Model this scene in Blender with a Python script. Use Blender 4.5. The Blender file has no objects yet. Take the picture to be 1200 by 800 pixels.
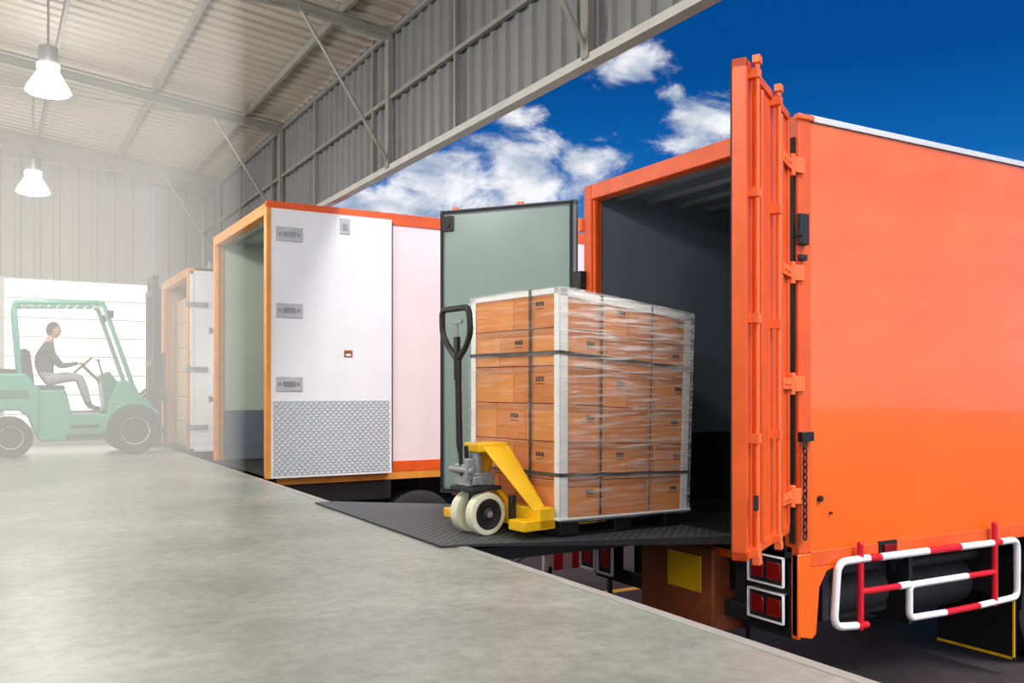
import bpy, bmesh, math, random
from mathutils import Vector, Matrix
random.seed(4)
PI=math.pi
scene=bpy.context.scene
def L(r,g,b):
    f=lambda c:(c/255/12.92 if c/255<=.04045 else ((c/255+.055)/1.055)**2.4)
    return (f(r),f(g),f(b),1)
# ---------------- materials
def mat(name,col,rough=.5,metal=0.,var=.08,scale=4.,bump=0.,bscale=60.,emit=0.,stretch=(1,1,1),coat=0.,spec=.5,bdist=.01):
    m=bpy.data.materials.new(name); m.use_nodes=True
    nt=m.node_tree; N=nt.nodes; K=nt.links
    b=N['Principled BSDF']
    tc=N.new('ShaderNodeTexCoord'); mp=N.new('ShaderNodeMapping'); mp.inputs['Scale'].default_value=stretch
    K.new(tc.outputs['Object'],mp.inputs[0])
    nz=N.new('ShaderNodeTexNoise'); nz.inputs['Scale'].default_value=scale; nz.inputs['Detail'].default_value=6
    K.new(mp.outputs[0],nz.inputs['Vector'])
    cr=N.new('ShaderNodeValToRGB')
    cr.color_ramp.elements[0].position=.3; cr.color_ramp.elements[1].position=.7
    cr.color_ramp.elements[0].color=tuple(c*(1-var) for c in col[:3])+(1,)
    cr.color_ramp.elements[1].color=tuple(min(1,c*(1+var)) for c in col[:3])+(1,)
    K.new(nz.outputs['Fac'],cr.inputs[0]); K.new(cr.outputs[0],b.inputs['Base Color'])
    b.inputs['Roughness'].default_value=rough; b.inputs['Metallic'].default_value=metal
    b.inputs['Coat Weight'].default_value=coat; b.inputs['Specular IOR Level'].default_value=spec
    if bump:
        n2=N.new('ShaderNodeTexNoise'); n2.inputs['Scale'].default_value=bscale
        K.new(mp.outputs[0],n2.inputs['Vector'])
        bp=N.new('ShaderNodeBump'); bp.inputs['Strength'].default_value=bump; bp.inputs['Distance'].default_value=bdist
        K.new(n2.outputs['Fac'],bp.inputs['Height']); K.new(bp.outputs[0],b.inputs['Normal'])
    if emit:
        b.inputs['Emission Color'].default_value=col; b.inputs['Emission Strength'].default_value=emit
    return m
def treadmat(name,col,rough,metal,freq,strength=.6,axes=('X','Y'),worn=1.9,base=.75):
    m=mat(name,col,rough,metal,.15,6); nt=m.node_tree;N=nt.nodes;K=nt.links
    b=N['Principled BSDF']; tc=N.new('ShaderNodeTexCoord'); sp=N.new('ShaderNodeSeparateXYZ'); K.new(tc.outputs['Object'],sp.inputs[0])
    def math_(op,a,bb=None):
        n=N.new('ShaderNodeMath'); n.operation=op
        for i,v in enumerate((a,bb)):
            if v is None: continue
            if isinstance(v,(int,float)): n.inputs[i].default_value=v
            else: K.new(v,n.inputs[i])
        return n.outputs[0]
    u=sp.outputs[axes[0]]; v=sp.outputs[axes[1]]
    a=math_('MULTIPLY',math_('ADD',u,v),freq); c=math_('MULTIPLY',math_('SUBTRACT',u,v),freq)
    s=math_('MULTIPLY',math_('SINE',a),math_('SINE',c))
    s=math_('ABSOLUTE',s); s=math_('POWER',s,2.0)
    bp=N.new('ShaderNodeBump'); bp.inputs['Strength'].default_value=strength; bp.inputs['Distance'].default_value=.01
    K.new(s,bp.inputs['Height']); K.new(bp.outputs[0],b.inputs['Normal'])
    cr=N.new('ShaderNodeValToRGB'); cr.color_ramp.elements[0].position=.35; cr.color_ramp.elements[1].position=.8
    cr.color_ramp.elements[0].color=tuple(x*base for x in col[:3])+(1,); cr.color_ramp.elements[1].color=tuple(min(1,x*worn) for x in col[:3])+(1,)
    K.new(s,cr.inputs[0]); K.new(cr.outputs[0],b.inputs['Base Color'])
    return m
M={}
M['orange']=mat('orange_paint',L(242,103,24),.24,0,.05,1.2,.04,2.5,coat=.5,bdist=.02)
M['orange_d']=mat('orange_door_paint',L(226,88,28),.42,0,.10,6,.1,30)
M['orange_hinge']=mat('orange_hinge_paint',L(244,114,54),.45,0,.1,20)
M['orange_y']=mat('amber_frame_paint',L(220,142,54),.5,0,.12,6)
M['white']=mat('white_panel',L(228,230,234),.4,0,.03,2)
M['pinkwhite']=mat('white_body_panel',L(236,218,222),.4,0,.03,2)
M['alu']=mat('aluminium',L(190,192,192),.35,.8,.08,10)
M['silver']=mat('silver_trim',L(214,216,218),.4,.1,.05,10)
M['alutread']=treadmat('tread_plate_light',L(190,196,202),.45,.1,48,.6,('X','Z'),1.15,.88)
M['tread']=treadmat('tread_plate_dark',L(84,90,94),.5,.1,42,1.,worn=1.9)
M['greenpanel']=mat('green_grey_liner',L(132,152,146),.32,0,.05,1.5,coat=.2)
M['greenlight']=mat('pale_green_liner',L(190,200,190),.5,0,.05,1.5)
M['slate']=mat('slate_liner',L(112,122,134),.6,0,.10,1.2)
M['slated']=mat('kick_plate_black',L(36,38,45),.5,0,.1,3)
M['rubber']=mat('black_rubber',L(24,24,25),.7,0,.15,20,.1)
M['black']=mat('black_paint',L(22,23,26),.45,0,.15,10)
M['dark']=mat('dark_chassis',L(34,34,37),.6,0,.25,8,.2)
M['grey']=mat('grey_steel',L(150,152,156),.4,.4,.1,12)
M['hwgrey']=mat('zinc_hardware',L(178,180,184),.5,0,.1,12)
M['yellow']=mat('yellow_paint',L(248,192,14),.4,0,.05,8)
M['cream']=mat('cream_nylon',L(226,222,196),.4,0,.08,20)
M['card']=mat('cardboard',L(206,122,48),.75,0,.06,3,.1,90)
M['card2']=mat('cardboard_light',L(220,138,60),.75,0,.06,3,.1,90)
M['tape']=mat('packing_tape',L(190,112,46),.35,0,.05,8)
M['post']=mat('edge_protector_board',L(232,232,230),.5,0,.05,8)
M['strap']=mat('black_strap',L(26,24,26),.5,0,.1,20)
M['ink']=mat('black_print',L(40,28,22),.8,0,.1,20)
M['red']=mat('red_paint',L(214,24,42),.35,0,.06,10)
M['guardwhite']=mat('white_gloss_paint',L(238,236,238),.35,0,.05,10)
M['redlens']=mat('red_lens',L(120,14,12),.15,0,.15,20,emit=.05)
M['brown']=mat('rust_brown_paint',L(142,70,36),.6,0,.2,6,.2)
M['teal']=mat('teal_paint',L(62,158,134),.4,0,.06,4,coat=.2)
M['teal_d']=mat('teal_dark_paint',L(44,112,96),.45,0,.06,4)
M['asphalt']=mat('asphalt',L(54,46,48),.8,0,.25,3,.5,50)
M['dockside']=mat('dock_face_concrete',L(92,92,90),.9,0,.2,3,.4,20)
M['trim']=mat('galvanised_trim',L(170,168,163),.6,.0,.1,5)
M['beam']=mat('galvanised_beam',L(124,122,116),.5,.2,.1,5)
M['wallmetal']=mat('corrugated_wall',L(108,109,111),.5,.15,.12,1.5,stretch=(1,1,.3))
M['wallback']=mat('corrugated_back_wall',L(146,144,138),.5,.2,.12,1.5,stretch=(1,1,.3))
M['roofmetal']=mat('corrugated_roof',L(160,151,137),.5,.15,.1,1.0,stretch=(.3,1,1))
M['tan']=mat('tan_liner',L(206,174,134),.6,0,.08,2)
M['skin']=mat('skin',L(196,148,120),.5,0,.05,20)
M['hair']=mat('dark_hair',L(30,24,22),.7,0,.2,60,.3)
M['shirt']=mat('dark_shirt',L(48,50,58),.85,0,.1,15,.2)
M['trousers']=mat('grey_trousers',L(150,152,158),.85,0,.08,15,.2)
M['shoe']=mat('black_shoe',L(22,20,20),.5,0,.1,20)
M['lampglass']=mat('lamp_glass',L(255,248,230),.3,0,.0,1,emit=18)
M['lampshade']=mat('lamp_acrylic_shade',L(255,246,226),.4,0,.0,1,emit=.75)
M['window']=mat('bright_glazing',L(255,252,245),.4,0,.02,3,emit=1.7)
def floormat():
    m=bpy.data.materials.new('polished_concrete'); m.use_nodes=True; nt=m.node_tree;N=nt.nodes;K=nt.links;b=N['Principled BSDF']
    tc=N.new('ShaderNodeTexCoord')
    n1=N.new('ShaderNodeTexNoise'); n1.inputs['Scale'].default_value=.8; n1.inputs['Detail'].default_value=9; n1.inputs['Roughness'].default_value=.68
    n2=N.new('ShaderNodeTexNoise'); n2.inputs['Scale'].default_value=11; n2.inputs['Detail'].default_value=9; n2.inputs['Roughness'].default_value=.75
    K.new(tc.outputs['Object'],n1.inputs[0]); K.new(tc.outputs['Object'],n2.inputs[0])
    c1=N.new('ShaderNodeValToRGB'); e=c1.color_ramp.elements; e[0].position=.32;e[1].position=.68
    e[0].color=L(140,146,140); e[1].color=L(190,194,186)
    K.new(n1.outputs['Fac'],c1.inputs[0])
    c2=N.new('ShaderNodeValToRGB'); e=c2.color_ramp.elements; e[0].position=.32;e[1].position=.6
    e[0].color=(.68,.68,.67,1); e[1].color=(1,1,1,1); K.new(n2.outputs['Fac'],c2.inputs[0])
    mx=N.new('ShaderNodeMix'); mx.data_type='RGBA'; mx.blend_type='MULTIPLY'; mx.inputs[0].default_value=1
    K.new(c1.outputs[0],mx.inputs[6]); K.new(c2.outputs[0],mx.inputs[7]); K.new(mx.outputs[2],b.inputs['Base Color'])
    mr=N.new('ShaderNodeMapRange'); mr.inputs[3].default_value=.26; mr.inputs[4].default_value=.5
    K.new(n1.outputs['Fac'],mr.inputs[0]); K.new(mr.outputs[0],b.inputs['Roughness'])
    bp=N.new('ShaderNodeBump'); bp.inputs['Strength'].default_value=.12; bp.inputs['Distance'].default_value=.004
    K.new(n2.outputs['Fac'],bp.inputs['Height']); K.new(bp.outputs[0],b.inputs['Normal'])
    return m
M['floor']=floormat()
def filmmat():
    m=bpy.data.materials.new('stretch_film'); m.use_nodes=True; nt=m.node_tree;N=nt.nodes;K=nt.links;b=N['Principled BSDF'];out=N['Material Output']
    b.inputs['Base Color'].default_value=(1,.98,.95,1); b.inputs['Roughness'].default_value=.25
    tc=N.new('ShaderNodeTexCoord')
    def layer(rot,sc,lo,hi,mxv):
        mp=N.new('ShaderNodeMapping'); mp.inputs['Scale'].default_value=(1.,1.,sc); mp.inputs['Rotation'].default_value=rot
        K.new(tc.outputs['Object'],mp.inputs[0])
        nz=N.new('ShaderNodeTexNoise'); nz.inputs['Scale'].default_value=2.2; nz.inputs['Detail'].default_value=8; nz.inputs['Distortion'].default_value=.4
        K.new(mp.outputs[0],nz.inputs[0])
        mr=N.new('ShaderNodeMapRange'); mr.inputs[1].default_value=lo; mr.inputs[2].default_value=hi; mr.inputs[3].default_value=.10; mr.inputs[4].default_value=mxv
        K.new(nz.outputs['Fac'],mr.inputs[0]); return nz.outputs['Fac'],mr.outputs[0]
    n1,f1=layer((0,.20,0),14,.48,.70,.72)
    n2,f2=layer((0,-.35,0),22,.52,.74,.6)
    a=N.new('ShaderNodeMath');a.operation='MAXIMUM';K.new(f1,a.inputs[0]);K.new(f2,a.inputs[1])
    sp=N.new('ShaderNodeSeparateXYZ');K.new(tc.outputs['Object'],sp.inputs[0])
    gx=N.new('ShaderNodeMapRange');K.new(sp.outputs[0],gx.inputs[0]);gx.inputs[1].default_value=-.02;gx.inputs[2].default_value=.12;gx.inputs[3].default_value=.25;gx.inputs[4].default_value=1
    gz=N.new('ShaderNodeMapRange');K.new(sp.outputs[2],gz.inputs[0]);gz.inputs[1].default_value=.2;gz.inputs[2].default_value=1.4;gz.inputs[3].default_value=.5;gz.inputs[4].default_value=1.25
    q=N.new('ShaderNodeMath');q.operation='MULTIPLY';K.new(gx.outputs[0],q.inputs[0]);K.new(gz.outputs[0],q.inputs[1])
    w=N.new('ShaderNodeMath');w.operation='MULTIPLY';w.use_clamp=True;K.new(a.outputs[0],w.inputs[0]);K.new(q.outputs[0],w.inputs[1])
    bp=N.new('ShaderNodeBump'); bp.inputs['Strength'].default_value=.5; bp.inputs['Distance'].default_value=.02
    K.new(n1,bp.inputs['Height']); K.new(bp.outputs[0],b.inputs['Normal'])
    tr=N.new('ShaderNodeBsdfTransparent'); mx=N.new('ShaderNodeMixShader')
    K.new(w.outputs[0],mx.inputs[0]); K.new(tr.outputs[0],mx.inputs[1]); K.new(b.outputs[0],mx.inputs[2]); K.new(mx.outputs[0],out.inputs[0])
    return m
M['film']=filmmat()
# ---------------- geometry helpers
def box(bm,c,s,R=None):
    mt=Matrix.Translation(c)
    if R is not None: mt=mt@R.to_4x4()
    bmesh.ops.create_cube(bm,size=1,matrix=mt@Matrix.Diagonal((s[0],s[1],s[2],1)))
def bx(bm,x0,x1,y0,y1,z0,z1): box(bm,((x0+x1)/2,(y0+y1)/2,(z0+z1)/2),(abs(x1-x0),abs(y1-y0),abs(z1-z0)))
def cyl(bm,p1,p2,r,r2=None,seg=16):
    p1=Vector(p1);p2=Vector(p2);d=p2-p1
    q=d.to_track_quat('Z','Y').to_matrix().to_4x4()
    bmesh.ops.create_cone(bm,cap_ends=True,segments=seg,radius1=r,radius2=r if r2 is None else r2,depth=d.length,matrix=Matrix.Translation((p1+p2)/2)@q)
def sph(bm,c,r,s=(1,1,1),seg=12):
    bmesh.ops.create_uvsphere(bm,u_segments=seg,v_segments=max(6,seg*2//3),radius=r,matrix=Matrix.Translation(c)@Matrix.Diagonal((s[0],s[1],s[2],1)))
def tube(bm,pts,r,seg=10,closed=False):
    n=len(pts)
    for i in range(n if closed else n-1):
        cyl(bm,pts[i],pts[(i+1)%n],r,seg=seg)
    for i,p in enumerate(pts):
        sph(bm,p,r,seg=seg)
def prism(bm,pts,axis,a,b):
    def mk(p,h):
        if axis=='y': return (p[0],h,p[1])
        if axis=='x': return (h,p[0],p[1])
        return (p[0],p[1],h)
    A=[bm.verts.new(mk(p,a)) for p in pts];B=[bm.verts.new(mk(p,b)) for p in pts]
    bm.faces.new(A);bm.faces.new(B[::-1])
    n=len(pts)
    for i in range(n): bm.faces.new((A[i],B[i],B[(i+1)%n],A[(i+1)%n]))
def lathe(bm,prof,c,axis='y',seg=32):
    rings=[]
    for r,h in prof:
        ring=[]
        for i in range(seg):
            a=2*PI*i/seg; u=r*math.cos(a);v=r*math.sin(a)
            if axis=='y': p=(c[0]+u,c[1]+h,c[2]+v)
            elif axis=='z': p=(c[0]+u,c[1]+v,c[2]+h)
            else: p=(c[0]+h,c[1]+u,c[2]+v)
            ring.append(bm.verts.new(p))
        rings.append(ring)
    for a,b in zip(rings,rings[1:]):
        for i in range(seg): bm.faces.new((a[i],a[(i+1)%seg],b[(i+1)%seg],b[i]))
    bm.faces.new(rings[0]);bm.faces.new(rings[-1][::-1])
def arc(pts,r,n=5):
    pts=[Vector(p) for p in pts];o=[pts[0]]
    for i in range(1,len(pts)-1):
        a,b,c=pts[i-1],pts[i],pts[i+1];d1=(a-b).normalized();d2=(c-b).normalized()
        s=b+d1*r;e=b+d2*r
        for k in range(n+1):
            t=k/n;o.append(s*(1-t)**2+b*2*t*(1-t)+e*t*t)
    o.append(pts[-1]);return o
class G:
    def __init__(s,name,loc=(0,0,0),yaw=0.):
        s.e=bpy.data.objects.new(name,None);scene.collection.objects.link(s.e)
        s.e.location=loc;s.e.rotation_euler=(0,0,yaw);s.e.empty_display_size=.2;s.p={};s.name=name
    def __call__(s,part,m=None,bevel=0.):
        if part not in s.p: s.p[part]=(bmesh.new(),m,bevel)
        return s.p[part][0]
    def done(s,warp=None):
        for k,(bm,m,bev) in s.p.items():
            if warp:
                for v in bm.verts: v.co=warp(v.co)
            o=fin(k,bm,m,bev);o.parent=s.e
        return s.e
def fin(name,bm,m,bev=0.,smooth=True):
    bmesh.ops.recalc_face_normals(bm,faces=bm.faces)
    if smooth:
        for f in bm.faces:f.smooth=True
        for e in bm.edges:
            if e.calc_face_angle(0)>.6:e.smooth=False
    me=bpy.data.meshes.new(name);bm.to_mesh(me);bm.free();me.materials.append(m)
    o=bpy.data.objects.new(name,me);scene.collection.objects.link(o)
    if bev:
        b=o.modifiers.new('bevel','BEVEL');b.width=bev;b.segments=2;b.limit_method='ANGLE'
    return o
def single(name,m,fn,bev=0.):
    bm=bmesh.new();fn(bm);return fin(name,bm,m,bev)

GZ=-1.25; DX=2.6; WX=3.5; BY=17.7; Y0=-7.; RX=-4.; LX=-11.5
WB=3.20; WT=4.62; SL=.11
roofz=lambda x: WT+SL*(WX-x) if x>RX else WT+SL*(WX-RX)-SL*(RX-x)
# ---------------- building shell
def f_floor(bm): bx(bm,LX,DX,Y0,BY,GZ,0)
fl=single('floor',M['floor'],f_floor)
single('trim_dock_edge',M['trim'],lambda bm:[bx(bm,DX,DX+.012,Y0,BY,-.10,.001),bx(bm,DX-.05,DX+.012,Y0,BY,.0005,.004)])
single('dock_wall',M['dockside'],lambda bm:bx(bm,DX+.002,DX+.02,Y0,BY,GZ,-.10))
single('ground',M['asphalt'],lambda bm:bx(bm,-60,90,-60,90,GZ-.2,GZ))
def corr(bm,along,a,b,z0,z1,pos,pitch=.3,dep=.035,up=True):
    pr=[];t=a
    while t<b:
        for dt,h in ((0,0),(.62,0),(.70,1),(.92,1)):
            tt=t+dt*pitch
            if tt<=b: pr.append((tt,h*dep))
        t+=pitch
    prev=None
    for t,h in pr:
        if along=='y': v=(bm.verts.new((pos-h,t,z0)),bm.verts.new((pos-h,t,z1)))
        else: v=(bm.verts.new((t,pos-h,z0)),bm.verts.new((t,pos-h,z1)))
        if prev: bm.faces.new((prev[0],v[0],v[1],prev[1]))
        prev=v
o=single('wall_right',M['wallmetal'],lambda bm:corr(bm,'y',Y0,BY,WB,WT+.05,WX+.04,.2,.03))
def f_back(bm):
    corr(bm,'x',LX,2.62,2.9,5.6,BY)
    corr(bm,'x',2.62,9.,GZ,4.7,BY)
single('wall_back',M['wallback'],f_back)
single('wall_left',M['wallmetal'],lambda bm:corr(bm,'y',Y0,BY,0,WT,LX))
def f_backlow(bm): bx(bm,LX,2.62,BY,BY+.1,0,.22)
single('wall_back_lower',M['trim'],f_backlow)
def f_roof(bm):
    t=Y0-.3;prev=None;k=0;pitch=.2
    while t<BY+.3:
        for dt,h in ((0,0),(.6,0),(.7,1),(.9,1)):
            y=t+dt*pitch;hh=h*.03
            v=[bm.verts.new((x,y,roofz(x)+.08+hh)) for x in (WX+.2,RX,LX-.3)]
            if prev: bm.faces.new((prev[0],v[0],v[1],prev[1]));bm.faces.new((prev[1],v[1],v[2],prev[2]))
            prev=v
        t+=pitch
single('ceiling',M['roofmetal'],f_roof)
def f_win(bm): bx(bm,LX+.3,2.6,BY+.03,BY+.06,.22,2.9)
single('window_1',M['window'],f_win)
def f_mull(bm):
    for i in range(9): bx(bm,LX+.2,2.62,BY-.02,BY+.03,.22+i*.335-.012,.22+i*.335+.012)
    x=2.6
    while x>LX: bx(bm,x-.04,x+.04,BY-.05,BY+.03,.2,2.92);x-=2.4
single('trim_window_mullions',mat('pale_mullion',L(214,212,206),.5,0,.05,4),f_mull)
def f_head(bm):
    bx(bm,WX-.05,WX+.05,Y0,BY,WB-.03,WB+.03)
single('trim_header_beam',M['trim'],f_head)
RY=[-2.6,1.2,4.95,8.4,12.25,16.1]
g=G('roof_frame')
for y in RY:
    for xa,xb in ((WX,RX),(RX,LX)):
        n=g('rafters',M['beam'])
        for dz,w,h in ((-.02,.07,.010),(-.12,.07,.010),(-.07,.010,.10)):
            A=Vector((xa,y,roofz(xa)+dz-.02));B=Vector((xb,y,roofz(xb)+dz-.02))
            d=B-A;R=Matrix.Rotation(-math.atan2(d.z,d.x),3,'Y')
            box(n,(A+B)/2,(d.length,w,h),R)
    cyl(g('tie_rods',M['beam']),(WX,y,WT-.03),(LX,y,WT-.03),.014,seg=8)
    cyl(g('knee_braces',M['beam']),(WX-.95,y,roofz(WX-.95)-.1),(WX-.03,y,WB+.04),.018,seg=8)
    bx(g('wall_studs',M['beam']),WX-.06,WX-.01,y-.04,y+.04,WB,WT)
for i in range(13):
    x=WX-.5-i*1.15
    bx(g('purlins',M['beam']),x-.02,x+.02,Y0,BY,roofz(x)-.02,roofz(x)+.07)
for z in (3.9,4.55):
    bx(g('girts',M['beam']),WX-.04,WX,Y0,BY,z-.02,z+.02)
for y in [3.1+i*1.92 for i in range(-5,8)]:
    bx(g('light_studs',M['beam']),WX-.035,WX-.005,y-.015,y+.015,WB,WT)
g.done()
# high-bay lamps; those out of view are added to light the hall
for lx in (.52,-5.6):
    for i,ly in enumerate([-3.9,-.4,3.1,6.6,10.1,13.6]):
        z=4.02 if ly!=13.6 else 3.68
        g=G('high_bay_lamp',(lx,ly,z))
        lathe(g('reflector',M['lampshade']),[(.08,.16),(.10,.15),(.20,-.02),(.21,-.06),(.20,-.06)],(0,0,0),'z')
        lathe(g('ballast_housing',M['grey']),[(.05,.40),(.09,.38),(.095,.20),(.07,.15)],(0,0,0),'z')
        lathe(g('lens',M['lampglass']),[(.195,-.055),(.19,-.075),(.1,-.10),(.02,-.105)],(0,0,0),'z')
        lathe(g('bulb_glow',M['lampglass']),[(.05,.155),(.10,.16),(.105,.21),(.05,.22)],(0,0,0),'z')
        cyl(g('rod',M['grey']),(0,0,.38),(0,0,roofz(lx)-z+.05),.012,seg=8)
        e=g.done()
        ld=bpy.data.lights.new('lamp_light','POINT');ld.energy=150 if lx>0 else 120;ld.color=(1,.97,.93);ld.shadow_soft_size=.22
        lo=bpy.data.objects.new('lamp_light',ld);scene.collection.objects.link(lo);lo.parent=e;lo.location=(0,0,-.36)
# self-glowing fog volume, painting bright haze into the far bays of the hall
hz=bpy.data.materials.new('glow_haze');hz.use_nodes=True;nt=hz.node_tree;nt.nodes.clear()
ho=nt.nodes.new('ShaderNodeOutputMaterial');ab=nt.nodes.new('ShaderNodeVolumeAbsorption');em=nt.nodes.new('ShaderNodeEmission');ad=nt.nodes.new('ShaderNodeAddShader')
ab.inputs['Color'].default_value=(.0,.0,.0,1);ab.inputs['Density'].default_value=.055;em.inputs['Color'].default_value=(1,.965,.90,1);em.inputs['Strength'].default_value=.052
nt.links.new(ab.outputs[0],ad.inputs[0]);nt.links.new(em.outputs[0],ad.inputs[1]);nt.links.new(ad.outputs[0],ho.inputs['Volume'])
single('glow_haze',hz,lambda bm:prism(bm,[(LX+.1,5.5),(1.2,5.5),(2.2,9.),(2.55,BY-.1),(LX+.1,BY-.1)],'z',.01,4.5))

# ---------------- wheels
def tyre(bm,c,r,w,axis='y'):
    lathe(bm,[(r*.6,-w/2),(r*.9,-w/2),(r,-w*.38),(r,w*.38),(r*.9,w/2),(r*.6,w/2)],c,axis,40)
def rim(bm,c,r,w,axis='y'):
    lathe(bm,[(r*.2,-w*.40),(r*.35,-w*.42),(r*.5,-w*.30),(r*.61,-w*.52),(r*.61,w*.5),(r*.1,w*.5)],c,axis,32)
# ---------------- trucks
def truck(name,X,Yn,W,z0,z1,Ln,body,frame,inner,kick,floorz):
    g=G(name,(X,Yn,0)); t=.05
    s=g('side_wall',body,.006); bx(s,0.08,Ln,0,t,z0,z1); bx(s,.08,Ln,W-t,W,z0,z1); bx(s,Ln-.05,Ln,0,W,z0,z1); bx(s,.08,Ln,0,W,z1-.04,z1)
    l=g('liner',inner); h=.22*(z1-z0)
    bx(l,.1,Ln-.06,t,t+.02,floorz+h,z1-.05); bx(l,.1,Ln-.06,W-t-.02,W-t,floorz+h,z1-.05); bx(l,Ln-.1,Ln-.06,t,W-t,floorz,z1-.05); bx(l,.1,Ln-.06,t,W-t,z1-.06,z1-.045)
    k=g('kick_plates',kick); bx(k,.1,Ln-.06,t,t+.03,floorz,floorz+h);bx(k,.1,Ln-.06,W-t-.03,W-t,floorz,floorz+h)
    bx(g('load_floor',M['dark']),.0,Ln-.06,t,W-t,z0-.06,floorz)
    rb=g('roof_bows',M['grey'])
    for i in range(int(Ln/.35)): bx(rb,.3+i*.35,.34+i*.35,t+.02,W-t-.02,z1-.10,z1-.06)
    f=g('rear_frame',frame,.008); pw=.1
    bx(f,0,.12,-.005,pw,z0,z1);bx(f,0,.12,W-pw,W+.005,z0,z1);bx(f,-.0,.12,pw,W-pw,z1-.13,z1);bx(f,0,.12,pw,W-pw,z0-.12,floorz-.002)
    bx(f,.02,.06,pw,pw+.03,floorz,z1-.13);bx(f,.02,.06,W-pw-.03,W-pw,floorz,z1-.13)
    rr=g('bottom_rail',frame,.004); bx(rr,.12,Ln,-.008,.03,z0-.09,z0+.01);bx(rr,.12,Ln,W-.03,W+.008,z0-.09,z0+.01)
    c=g('chassis',M['dark']); 
    for y in (W*.3,W*.66): bx(c,.1,Ln,y,y+.09,z0-.38,z0-.1)
    for i in range(int(Ln/.8)): bx(c,.3+i*.8,.38+i*.8,.1,W-.1,z0-.16,z0-.06)
    return g
# --- orange truck
X0,Yn,W,z0,z1,LN=4.5,4.08,2.40,-.07,2.76,7.0
g=truck('delivery_truck',X0,Yn,W,z0,z1,LN,M['orange'],M['orange_d'],M['slate'],M['slated'],-.03)
r=g('roof_edge_rail',M['silver'],.004); bx(r,.1,LN,-.014,.05,z1-.03,z1+.012);bx(r,.1,LN,W-.05,W+.012,z1-.03,z1+.012)
f=g('corner_cap',M['orange'],.01); bx(f,-.01,.14,-.02,.03,z1-.03,z1+.01)
bx(g('door_seal',M['rubber']),-.012,.0,.02,.06,.0,z1-.14)
prism(g('rear_skirt',M['orange'],.006),[(0,-.07),(0,-.60),(.13,-.63),(.17,-.60),(.20,-.3),(.27,-.2),(.42,-.17),(.42,-.07)],'y',-.005,.05)
bx(g('rear_skirt'),0,.03,0.0,.06,-.62,-.07)
t=g('tail_lamp_housing',M['guardwhite'],.01); l=g('tail_lamp_lens',M['redlens'],.008);bk=g('tail_lamp_back',M['black'])
for zz in (-.20,-.44):
    for a,b,c,d in ((.08,.40,.088,.10),(.08,.40,-.10,-.088)): bx(t,-.05,-.0,a,b,zz+c,zz+d)
    bx(t,-.05,0,.08,.09,zz-.1,zz+.1);bx(t,-.05,0,.39,.40,zz-.1,zz+.1)
    bx(bk,-.03,.08,.08,.40,zz-.1,zz+.1)
    bx(l,-.045,-.03,.11,.23,zz-.06,zz+.06); bx(l,-.045,-.03,.26,.37,zz-.06,zz+.06)
bx(bk,0,.2,.05,.45,-.62,-.1)
u=g('underrun_bar',M['dark'],.01); bx(u,.05,.17,.45,W-.1,-.62,-.50)
for y in (.62,W-.62): bx(u,.1,.2,y-.05,y+.05,-.55,-.1)
for zz in (-.42,):
    for y in (W-.35,W-.1):
        bx(bk,-.02,.08,y-.11,y+.11,zz-.14,zz+.14);bx(t,-.045,-.02,y-.11,y+.11,zz+.12,zz+.14);bx(t,-.045,-.02,y-.11,y+.11,zz-.14,zz-.12)
        bx(t,-.045,-.02,y-.11,y-.095,zz-.14,zz+.14);bx(t,-.045,-.02,y+.095,y+.11,zz-.14,zz+.14);bx(l,-.04,-.02,y-.06,y+.06,zz-.08,zz+.08)
bb=g('underslung_toolbox',M['brown'],.015); bx(bb,-.06,.35,.72,1.53,-.74,-.14)
tb=g('toolbox_label',M['yellow']); bx(tb,-.068,-.06,.84,1.20,-.47,-.21)
w=g('rear_tyres',M['rubber']);rm=g('rear_rims',M['dark']);WXL=3.15
for y in (.22,.46,W-.46,W-.22):
    tyre(w,(WXL,y,GZ+.47),.47,.22);rim(rm,(WXL,y,GZ+.47),.47,.22)
    if y in(.22,W-.22): tyre(w,(6.2,y,GZ+.47),.47,.22);rim(rm,(6.2,y,GZ+.47),.47,.22)
cyl(g('axle',M['dark']),(WXL,.2,GZ+.47),(WXL,W-.2,GZ+.47),.09);cyl(g('axle'),(6.2,.2,GZ+.47),(6.2,W-.2,GZ+.47),.07)
pts=[(WXL+.62*math.cos(a),GZ+.5+.62*math.sin(a)) for a in [PI*k/14 for k in range(15)]]+[(WXL+.59*math.cos(a),GZ+.5+.59*math.sin(a)) for a in [PI-PI*k/14 for k in range(15)]]
prism(g('mudguard',M['black']),pts,'y',.03,.6)
c=g('chassis'); bx(c,.5,1.2,.25,.65,-.62,-.2); cyl(c,(.35,.3,-.45),(1.1,.3,-.45),.15); bx(c,.3,.36,.06,.6,-.55,-.1); bx(c,.55,6.,.5,.56,-.3,-.1)
cyl(c,(1.35,.42,-.52),(2.2,.42,-.52),.2); bx(c,.2,6.,.62,.66,-.8,-.1); cyl(c,(1.2,.25,-.3),(2.3,.25,-.3),.05)
bx(c,1.25,1.29,.1,.6,-.7,-.1);bx(c,2.25,2.29,.1,.6,-.6,-.1)
bx(g('mud_flap',M['black']),2.43,2.45,.02,.68,-1.12,-.35)
yy=g('mud_flap_border',M['yellow']); bx(yy,2.42,2.43,.02,.68,-1.12,-1.10); bx(yy,2.42,2.43,.02,.035,-1.12,-.66)
bx(g('marker_lamp_base',M['black']),.78,.96,-.02,.03,-.17,-.05); bx(g('marker_lamp',M['redlens'],.004),.81,.93,-.04,-.02,-.15,-.07)
cyl(g('side_button',M['black']),(.20,-.02,.28),(.20,-.0,.28),.02); cyl(g('side_button'),(.30,-.02,.18),(.30,0,.18),.008)
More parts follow.
